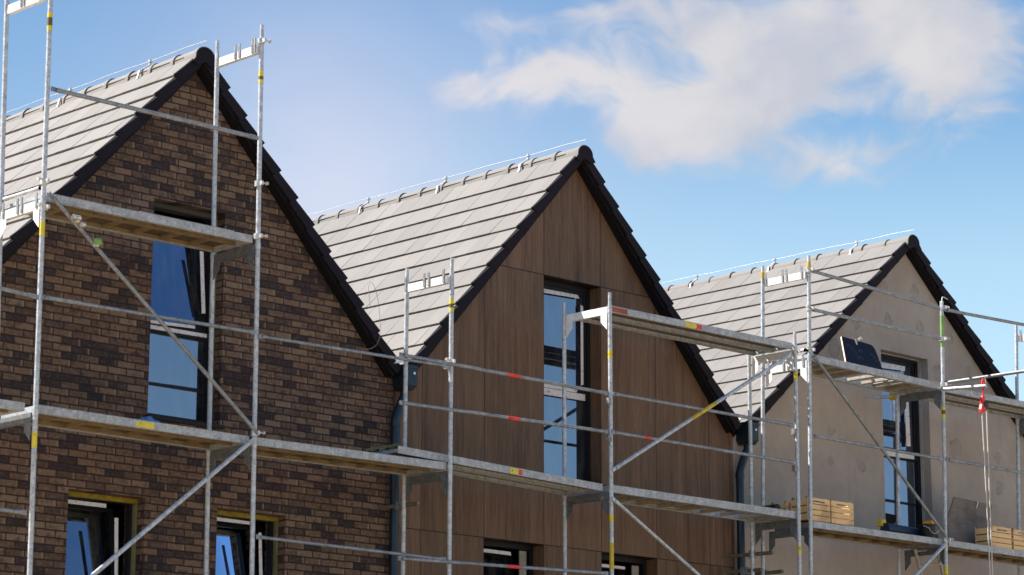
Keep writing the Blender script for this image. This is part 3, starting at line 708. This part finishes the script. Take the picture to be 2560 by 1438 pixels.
b2 = post(s1, (2.552, -0.360, 8.058), (2.538, -0.360, 4.732), RY, 0.14, (5.80,))
b3 = post(s1, (4.961, -0.360, 8.046), (4.965, -0.360, 4.923), RY, 0.13, (5.82,))
b4 = post(s1, (8.173, -0.360, 7.880), (8.169, -0.360, 5.175), RY, 0.0, (5.82,))
g5 = post(s2, (8.517, -1.055, 9.065), (8.423, -1.055, 5.141), FY, 0.16, (7.78, 5.74), [(8.989, 8.903, 'paint')])
g6 = post(s2, (11.179, -1.055, 8.898), (11.082, -1.055, 5.349), FY, 0.0, (7.74, 5.74), [(8.704, 8.291, 'green'), (7.513, 7.465, 'yellow'), (7.465, 7.413, 'band'), (7.413, 7.361, 'yellow'), (5.457, 5.314, 'yellow')])
g7 = post(s2, (13.80, FY, 9.15), (13.72, FY, 4.0), FY, 0.14, (7.76, 5.74))
c5 = post(s2, (8.461, -0.360, 9.044), (8.360, -0.360, 5.190), RY, 0.16, (7.78, 5.74), [(8.957, 8.880, 'paint'), (7.910, 7.849, 'green')])
c6 = post(s2, (11.095, -0.360, 7.920), (11.016, -0.360, 5.399), RY, 0.0, (5.74,))
c7 = post(s2, (13.794, -0.360, 9.064), (13.641, -0.360, 5.605), RY, 0.12, (7.76, 5.74))
hk = MB(); t = Vector((11.179, -1.055, 8.898)); hk.path([t+Vector((-.03, -.03, -.10)), t+Vector((-.03, -.03, .03)), t+Vector((-.015, -.03, .05)), t+Vector((.02, -.03, .05)), t+Vector((.085, -.03, .035))], .008, 6); hk.build('locking_pin', M['galv'], g6)

# --- transoms of the frames
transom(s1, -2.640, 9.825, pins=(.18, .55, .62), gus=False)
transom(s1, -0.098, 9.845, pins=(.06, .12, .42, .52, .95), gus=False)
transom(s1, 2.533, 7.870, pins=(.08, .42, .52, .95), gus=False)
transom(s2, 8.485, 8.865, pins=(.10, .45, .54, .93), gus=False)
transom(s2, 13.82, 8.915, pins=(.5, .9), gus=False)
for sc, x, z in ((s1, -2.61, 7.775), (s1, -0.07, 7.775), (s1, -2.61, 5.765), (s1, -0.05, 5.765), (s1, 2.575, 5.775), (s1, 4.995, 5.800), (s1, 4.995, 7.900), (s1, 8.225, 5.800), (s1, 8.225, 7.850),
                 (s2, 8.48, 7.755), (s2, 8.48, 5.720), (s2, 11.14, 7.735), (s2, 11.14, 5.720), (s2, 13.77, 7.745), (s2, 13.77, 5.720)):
    transom(sc, x, z, pins=((.1, .45, .55, .9) if (x < -2.5 or 8.4 < x < 8.5) and z > 7 else ()), m='shade_steel' if x in (-0.07, 11.14, 13.77) else None)  # upper frames out of the sun take the copy painted darker
for sc, x, z in ((s1, -2.62, 7.895), (s2, 8.455, 7.885)):
    rail(sc, (x, FY, z), (x, RY, z), 0.0185, 'end_guard_rail')
for par, p in ((f0, (-2.611, -1.055, 7.947)), (f0, (-2.595, -1.055, 7.699)), (f1, (-0.084, -1.055, 9.885)), (f1, (-0.076, -1.055, 8.394)), (f1, (-0.071, -1.055, 7.851)), (f1, (-0.047, -1.055, 5.866)), (f2, (2.555, -1.055, 6.934)), (g5, (8.511, -1.055, 8.883)), (g5, (8.503, -1.055, 8.400)), (g5, (8.500, -1.055, 7.882)), (g6, (11.182, -1.055, 8.812)), (g6, (11.160, -1.055, 8.398)), (g6, (11.145, -1.055, 7.799)), (g6, (11.096, -1.055, 5.796)), (f4, (8.220, -1.055, 7.824))):
    coupler(par, p, 1 if par in (f1, g6) else -1)

# --- decks
deck(s1, -5.16, 5.85, -2.70, 5.847, 'wood')
deck(s1, -2.56, 5.848, -0.09, 5.838, 'wood', sticker=((.45, .535, 'yellow'),))
deck(s1, -0.01, 5.838, 2.535, 5.862, 'wood')
deck(s1, 1.90, 5.975, 4.94, 5.885, 'steel', y0=-0.985, y1=-0.42, sticker=((.53, .57, 'yellow'), (.572, .59, 'red')))
deck(s1, 5.04, 5.883, 8.19, 5.886, 'alu', gap=(2.05, 2.9))
deck(s1, -2.56, 7.860, -0.11, 7.862, 'wood')
deck(s1, 5.04, 7.925, 8.19, 7.935, 'steel', sticker=((.395, .455, 'yellow'), (.458, .485, 'red'), (.0, .085, 'orange')))
deck(s2, 8.52, 5.800, 11.10, 5.808, 'wood')
deck(s2, 8.52, 7.850, 11.09, 7.822, 'alu', gap=(1.15, 1.95))
deck(s2, 11.20, 5.806, 13.72, 5.800, 'wood')
deck(s2, 11.20, 7.800, 13.72, 7.815, 'steel')

# --- guard rails and braces
Y_ = FY-0.035
GR = [
 (s1, (-2.598, -1.090, 8.849), (-0.113, -1.090, 8.854), .0215, ()),
 (s1, (-3.232, -1.090, 6.861), (-2.643, -1.090, 6.832), .018, ()),
 (s1, (-2.626, -1.090, 6.842), (-0.095, -1.090, 6.865), .018, ()),
 (s1, (-0.059, -1.090, 6.838), (2.471, -1.090, 6.875), .0165, ()),
 (s1, (1.812, -1.090, 6.909), (4.908, -1.090, 6.889), .019, ((.50, .56, 'red'),)),
 (s1, (1.814, -1.090, 6.404), (4.911, -1.090, 6.456), .019, ((.50, .56, 'red'),)),
 (s1, (4.985, -1.090, 6.899), (8.135, -1.090, 6.909), .019, ()),
 (s1, (4.982, -1.090, 6.464), (8.142, -1.090, 6.459), .019, ((.167, .20, 'red'),)),
 (s1, (-0.025, -1.090, 4.848), (2.481, -1.090, 4.833), .0165, ()),
 (s1, (1.822, -1.090, 4.791), (4.905, -1.090, 4.879), .019, ((.50, .56, 'red'),)),
 (s1, (-3.125, -1.090, 4.835), (-2.675, -1.090, 4.831), .018, ()),
 (s2, (8.500, -1.090, 8.875), (11.092, -1.090, 8.788), .0215, ()),
 (s2, (8.483, -1.090, 8.387), (11.088, -1.090, 8.388), .0215, ()),
 (s2, (8.445, -1.090, 6.823), (11.038, -1.090, 6.819), .019, ()),
 (s2, (11.177, -1.090, 8.785), (14.048, -1.090, 8.874), .0215, ()),
 (s2, (11.122, -1.090, 6.828), (13.895, -1.090, 6.832), .019, ()),
]
for sc, a, b, r, red in GR: rail(sc, a, b, r, red=red, m='rail')
for sc, x, z in ((s1, 5.0, 6.813), (s1, 5.0, 6.392), (s1, 8.2, 6.839), (s1, 8.2, 6.396), (s1, 2.55, 6.884)):
    k = MB(); k.box(x-.065, x-.02, FY-.03, FY+.02, z-.035, z+.035); k.prism([(x-.055, FY-.02, z-.035), (x-.025, FY-.02, z-.035), (x-.035, FY-.02, z-.085)], (0, .012, 0)); k.build('wedge_pocket', M['dull'], sc)
BR = [
 (s1, (-2.574, -1.100, 7.833), (-0.048, -1.100, 5.869), .0205, 'dull', ()),
 (s1, (-0.091, -1.100, 5.800), (-2.111, -1.100, 4.177), .0225, 'galv', ()),
 (s1, (4.981, -1.100, 6.035), (8.083, -1.100, 7.769), .0225, 'galv', ((.42, .56, 'paint'),)),
 (s1, (4.972, -1.100, 5.717), (6.672, -1.100, 4.825), .0205, 'galv', ()),
 (s2, (8.482, -1.100, 7.834), (11.054, -1.100, 5.829), .0205, 'dull', ()),
 (s2, (11.050, -1.100, 5.748), (9.991, -1.100, 5.004), .0225, 'galv', ()),
]
for sc, a, b, r, m_, red in BR: rail(sc, a, b, r, 'brace', m_, red=red)
# tubes clamped along the first brace
for a, b in (((184, 545), (196, 564)), ((238, 606), (252, 628))): pass
cb = MB()
for p in ((-2.280, -1.130, 7.618), (-2.053, -1.130, 7.425), (-2.284, -1.160, 7.639), (-2.329, -1.160, 7.639), (-2.231, -1.160, 7.582)):
    x, y, z = p; cb.tube((x-.02, y, z), (x+.02, y, z), .026, 10)
cb.build('coupler', M['cast'], s1)
gc = MB(); x, y, z = (-2.048, -1.140, 7.447); gc.tube((x-.03, y, z), (x+.03, y-.01, z+.01), .036, 10); gc.build('coupler', M['green'], s1)
# ties back to the walls
def tie(sc, a, b, m_='dull', clamp=None):
    a, b = Vector(a), Vector(b); d = (b-a).normalized(); q = MB(); q.tube(a, b, .0235, 12); q.tube(a-d*.09, a, .008, 6); q.tube(a-d*.10+Vector((0, 0, -.02)), a-d*.10+Vector((0, 0, .02)), .008, 6)
    o = q.build('wall_tie', M[m_], sc)
    if clamp:
        c = a+(b-a)*clamp[0]; k = MB(); k.tube(c-d*.035, c+d*.035, .036, 10); k.box(c.x-.03, c.x+.03, c.y-.05, c.y+.05, c.z-.045, c.z+.045); k.build('coupler', M[clamp[1]], o)
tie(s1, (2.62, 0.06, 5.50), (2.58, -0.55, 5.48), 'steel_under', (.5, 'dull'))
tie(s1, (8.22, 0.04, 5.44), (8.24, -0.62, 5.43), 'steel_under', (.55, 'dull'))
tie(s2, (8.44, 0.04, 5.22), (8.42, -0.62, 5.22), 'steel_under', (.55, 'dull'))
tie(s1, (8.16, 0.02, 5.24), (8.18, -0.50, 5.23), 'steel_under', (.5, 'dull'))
tie(s2, (11.102, 0.030, 7.764), (11.307, -0.460, 7.754), 'galv', (.50, 'paint'))
for x, z in ((8.52, 6.60), (11.14, 6.02)):
    k = MB(); k.tube((x-.09, FY-.01, z), (x-.02, FY-.01, z), .008, 6); k.tube((x-.09, FY-.01, z-.03), (x-.09, FY-.01, z+.02), .008, 6); k.build('wing_bolt', M['dull'], s2)
# outrigger tube that carries the hoist, and the long tube standing out from the corner
rail(s2, (11.17, -0.36, 7.79), (11.10, -1.76, 7.685), .0235, 'outrigger_tube', 'galv', False)
rail(s2, (11.19, -1.02, 7.83), (11.200, -2.363, 7.818), .0215, 'outrigger_tube', 'dull', False)

# ---------------------------------------------------------------- things on the scaffold
hx, hy, hz = 11.10, -1.70, 7.66
ho = empty('rope_hoist', (hx, hy, hz), 'red rope pulley hanging from the tube end with two pale ropes running down', 'pulley')
b = MB(); b.path([(hx, hy, hz+.02), (hx, hy, hz+.09), (hx+.02, hy, hz+.125), (hx+.045, hy, hz+.09), (hx+.035, hy, hz+.03), (hx+.02, hy, hz-.06), (hx+.02, hy, hz-.10)], .012, 8); b.build('hook', M['hoist'], ho)
b = MB(); b.prism([(hx-.02, hy-.02, hz-.10), (hx+.025, hy-.02, hz-.10), (hx+.03, hy-.02, hz-.22), (hx+.045, hy-.02, hz-.27), (hx-.0, hy-.02, hz-.31), (hx-.05, hy-.02, hz-.32), (hx-.055, hy-.02, hz-.27), (hx-.03, hy-.02, hz-.2)], (0, .05, 0)); b.build('pulley_cheek', M['hoist'], ho, bevel=.006)
b = MB(); b.tube((hx+.035, hy-.03, hz-.20), (hx+.035, hy+.03, hz-.20), .042, 18); b.build('pulley_wheel', M['black'], ho)
b = MB()
for sx, sw in ((-.025, .02), (.075, -.012)):
    b.path([(hx+sx, hy, hz-.28)] + [(hx+sx+sw*math.sin(k*.5)+.008*k*(1 if sx < 0 else .4), hy, hz-.28-(hz-.35)*k/12) for k in range(1, 13)], .0085, 6)
b.build('rope', M['rope'], ho)
b = MB(); b.path([(hx+.05, hy-.01, hz+.17), (hx+.065, hy-.01, hz+.10), (hx+.075, hy-.01, hz+.03)], .006, 6); b.build('safety_latch', M['rod'], ho)

def crate(x, y, z, label, w=0.425, d=0.27, h=0.27):
    e = empty('wooden_crate', (x+w/2, y+d/2, z), label, 'crate', 'pale slatted crates on the lower decks')
    t = .012
    for yy in (y, y+d-t):
        b = MB(); n = 4; hh = h/n
        for k in range(n):
            z0 = z+k*hh+(.006 if k else 0); z1 = z+(k+1)*hh-.004
            if k == n-1:
                b.box(x, x+w, yy, yy+t, z0, z0+.018); b.box(x, x+w, yy, yy+t, z1-.018, z1+.012)
                b.box(x, x+w*.24, yy, yy+t, z0+.018, z1-.018); b.box(x+w*.76, x+w, yy, yy+t, z0+.018, z1-.018)
            else: b.box(x, x+w, yy, yy+t, z0, z1)
        b.build('slatted_side', M['crate'], e)
    for xx in (x, x+w-t):
        b = MB()
        for k in range(3):
            b.box(xx, xx+t, y+t+.001, y+d-t-.001, z+k*h/3+.006, z+(k+1)*h/3-.012)
        b.build('slatted_end', M['crate'], e)
    b = MB()
    for xx in (x+t+.001, x+w-t-.026):
        for yy in (y+t+.001, y+d-t-.026): b.box(xx, xx+.025, yy, yy+.025, z, z+h+.02)
    b.build('corner_post', M['crate_dark'], e)
    b = MB(); b.box(x+t+.001, x+w-t-.001, y+t+.001, y+d-t-.001, z+.002, z+.012); b.box(x+t+.03, x+w-t-.03, y+d-t-.03, y+d-t-.028, z+.02, z+h-.03)
    b.build('crate_base', M['crate_dark'], e)
    return e
crate(8.455, -1.00, 5.812, 'pale slatted crate on the lower deck, directly behind the two posts beside the downpipe')
crate(8.905, -1.00, 5.814, 'pale slatted crate on the lower deck, window side neighbour of the one behind the posts')
crate(8.415, -0.70, 5.812, 'shaded slatted crate on the lower deck, nearest the wall behind the front pair', 0.38, 0.26, 0.235)
crate(12.165, -1.00, 5.803, 'pale slatted crate on the right hand deck, next to the leaning grey board')
crate(12.640, -1.00, 5.803, 'pale slatted crate on the right hand deck, cut off by the edge of the picture')
b = MB(); x, y, z = (8.137, -0.750, 5.958); b.tube((x, y-.05, z-.01), (x+.02, y+.2, z-.01), .045, 12)
tag(b.build('pipe_offcut', M['black'], None, (x, y, z-.06)), 'short black pipe lying on the deck beside the shaded crate', 'pipe')

# dark film faced board leaning at the end of the upper deck
bd = empty('film_faced_board', (10.137, -0.520, 8.018), 'dark blue film faced plywood board with faint lettering leaning on the upper deck rail', 'board')
bl, br_, tr_, tl = map(Vector, ((9.855, -0.520, 8.000), (10.583, -0.520, 7.973), (10.781, -0.300, 8.410), (10.048, -0.300, 8.385)))
def lerp(u, v): return (bl*(1-u)+br_*u)*(1-v) + (tl*(1-u)+tr_*u)*v
nrm = (br_-bl).cross(tl-bl).normalized()
if nrm.y > 0: nrm = -nrm
tr_ = br_ + (tl-bl)*0.985 + (bl-br_)*0.10
pts = [lerp(0, 0), lerp(1.03, 0), lerp(1.02, .5), lerp(1.0, .84), lerp(.97, .95), lerp(.90, 1.0), lerp(0, 1)]
b = MB(); b.prism(pts, -nrm*.02); b.build('board_core', M['edge'], bd)
b = MB(); b.prism([p+nrm*.001 for p in pts], nrm*.002); b.build('board_face', M['film_board'], bd)
def letters(txt, u, v, size, rotd, par, mname):
    cu = bpy.data.curves.new('t', 'FONT'); cu.body = txt; cu.size = size; cu.extrude = 0.0
    tmp = bpy.data.objects.new('t', cu); COL.objects.link(tmp)
    bpy.context.view_layer.update()
    me = bpy.data.meshes.new_from_object(tmp.evaluated_get(bpy.context.evaluated_depsgraph_get()))
    bpy.data.objects.remove(tmp); me.name = 'printed_lettering'; me.materials.clear(); me.materials.append(M[mname])
    o = bpy.data.objects.new('printed_lettering', me); COL.objects.link(o); o.parent = par
    ax = (br_-bl).normalized(); ay = nrm.cross(ax).normalized()
    if ay.z < 0: ay = -ay
    R_ = Matrix((ax, ay, nrm)).transposed() @ Matrix.Rotation(math.radians(rotd), 3, 'Z')
    o.matrix_local = Matrix.Translation(lerp(u, v)+nrm*.004-Vector(par.location)) @ R_.to_4x4()
    return o
letters('pou', .12, .72, .115, -52, bd, 'film_mark')
letters('P', .42, .58, .13, -52, bd, 'film_mark')
letters('Pd', .40, .18, .115, 20, bd, 'film_mark')
letters('PD', .76, .55, .115, -52, bd, 'film_mark')
cl = MB(); c = lerp(.44, .97)+nrm*.03
cl.tube(c+Vector((.0, 0, -.01)), c+Vector((.05, 0, .015)), .017, 10); cl.tube(c+Vector((.05, -.005, .015)), c+Vector((.068, -.006, .022)), .026, 10); cl.tube(c+Vector((-.045, 0, .0)), c+Vector((-.01, 0, -.085)), .010, 8)
cl.tube(c+Vector((-.014, 0, -.08)), c+Vector((.0, 0, -.095)), .014, 8)
tag(cl.build('scaffold_clamp', M['cast'], None, tuple(c)), 'shiny steel clamp gripping the top edge of the dark blue board', 'clamp')

# grey board on the right hand deck
gb = empty('formwork_board', (12.160, -0.620, 5.917), 'dirty grey brown board leaning on the right hand deck beside the crates', 'board')
bl, br_, tr_, tl = map(Vector, ((11.773, -0.600, 5.885), (12.499, -0.600, 5.885), (13.012, -0.420, 6.487), (12.172, -0.420, 6.517)))
ll = Vector((11.901, -0.500, 6.198))
b = MB(); b.prism([bl, br_, tr_, tl, ll], (0, .018, 0)); b.build('board_panel', M['grey_board'], gb)
hs_ = MB(); x, y, z = (12.618, -0.440, 6.452); hs_.prism([(x-.03, y-.016, z-.05), (x-.015, y-.016, z-.05), (x+.03, y-.016, z+.04), (x+.02, y-.016, z+.05)], (0, .004, 0)); hs_.build('hand_hole', M['rod'], gb)

# things lying by the window of the rendered house
b = MB(); b.tube((10.575, -0.500, 5.942), (11.568, -0.500, 5.933), .075, 18); b.tube((11.568, -0.500, 5.933), (11.709, -0.470, 5.927), .070, 18, .03)
tag(b.build('foil_roll', M['navy'], None, (10.5, -.5, 5.81)), 'dark blue roll of sheeting lying along the deck below the right hand window', 'roll')
bu = empty('builders_bucket', (10.97, -.63, 5.90), 'black bucket with orange cloth on top, at the lower end of the diagonal brace', 'bucket')
x, y, z = (11.240, -0.660, 5.926); z = 5.835
b = MB(); b.tube((x, y, z), (x, y, z+.20), .088, 20, .115); b.tube((x, y, z+.185), (x, y, z+.202), .121, 20); b.build('bucket_body', M['black'], bu)
b = MB(); b.path([(x-.115, y-.03, z+.18)] + [(x-.115*math.cos(PI*k/8), y-.115, z+.18-.10*math.sin(PI*k/8)) for k in range(1, 8)] + [(x+.115, y-.03, z+.18)], .006, 6); b.build('bucket_handle', M['rope'], bu)
b = MB(); b.prism([(x-.02, y-.10, z+.203), (x+.09, y-.10, z+.203), (x+.11, y-.08, z+.225), (x+.06, y-.08, z+.265), (x-.0, y-.08, z+.255)], (0, .15, .0)); b.build('orange_cloth', M['orange_cloth'], bu, bevel=.01)
b = MB(); x, y, z = (10.584, -0.450, 6.019); b.prism([(x-.07, y-.03, z-.045), (x+.05, y-.03, z-.045), (x+.05, y-.03, z+.045), (x-.04, y-.03, z+.045)], (0, .07, 0))
tag(b.build('yellow_float', M['yel_pl'], None, (x, y, z-.045), bevel=.006), 'small yellow plastic block at the left corner of the right hand window', 'tool')
b = MB(); rnd = random.Random(3)
x, y, z = (-0.858, -0.500, 5.980)
vs = []; nx, nz = 12, 5
for j in range(nz):
    for i in range(nx): vs.append((x-.16+.34*i/(nx-1), y+rnd.uniform(-.03, .03)+.02*j, z-.05+(.085*math.sin(PI*i/(nx-1)))*j/(nz-1)+rnd.uniform(-.007, .007)))
fs = [(j*nx+i, j*nx+i+1, (j+1)*nx+i+1, (j+1)*nx+i) for j in range(nz-1) for i in range(nx-1)]
b.add(vs, fs); b.add([(q[0], q[1]+.09, q[2]) for q in vs], fs)
b.add([vs[(nz-1)*nx+i] for i in range(nx)] + [(vs[(nz-1)*nx+i][0], vs[(nz-1)*nx+i][1]+.09, vs[(nz-1)*nx+i][2]) for i in range(nx)], [(i, i+1, nx+i+1, nx+i) for i in range(nx-1)])
tag(b.build('plastic_sheet', M['blue_pl'], None, (x, y, 5.85)), 'crumpled light blue plastic on the deck below the brick house window', 'plastic')
# profile lying on the deck below the brick house window
b = MB(); b.box(-.62, .62, -.62, -.54, 5.862, 5.905)
tag(b.build('sill_profile', M['frame'], None, (0, -.58, 5.862)), 'long dark metal profile lying on the deck below the brick house window', 'profile')
b = MB(); b.box(-1.42, -.28, -.95, -.70, 7.866, 7.895)
tag(b.build('loose_plank', M['fascia'], None, (-.8, -.82, 7.866)), 'short pale plank lying on the top deck of the brick house', 'plank')
# coloured batten across the gap between two decks
bt = MB(); a, c = Vector((1.96, -.33, 5.905)), Vector((1.99, -1.00, 5.93)); 
a2 = Vector((2.268, -0.050, 6.075)); c2 = Vector((2.396, -0.420, 6.104))
bt.obox(a2+Vector((0, 0, -.02)), c2-a2, Vector((0.05, 0.05, 0)), Vector((0, 0, .035)))
ob = bt.build('batten', M['foam_pale'], None, tuple(a2)); tag(ob, 'pale green and yellow batten sticking out between the decks by the first downpipe', 'batten')
# ladder in the bay below the right hand deck
ld = empty('ladder', (10.9, -.72, 3.8), 'narrow aluminium ladder standing below the lower deck next to the lowest diagonal brace', 'ladder')
for a, c in (((10.854, -0.750, 5.690), (11.249, -0.620, 5.080)), ((11.305, -0.750, 5.749), (11.704, -0.620, 5.113))):
    b = MB(); b.tube(a, c, .020, 8); b.build('stile', M['alu'], ld)
for v in (1378, 1413, 1448):
    k = (v-1372)/128.; b = MB()
    a = Vector((10.854, -0.750, 5.690)).lerp(Vector((11.249, -0.620, 5.080)), k); c = Vector((11.305, -0.750, 5.749)).lerp(Vector((11.704, -0.620, 5.113)), k)
    b.tube(a, c, .013, 8); b.build('rung', M['alu'], ld)
# deck the ladder stands on, and the lift below in every bay
for sc, xs, z in ((s1, (-2.56, -0.09), 3.84), (s1, (-0.01, 2.535), 3.84), (s1, (2.63, 4.96), 3.86), (s1, (5.04, 8.19), 3.86), (s2, (8.52, 11.10), 3.80), (s2, (11.20, 13.72), 3.80)):
    deck(sc, xs[0], z, xs[1], z, 'wood')
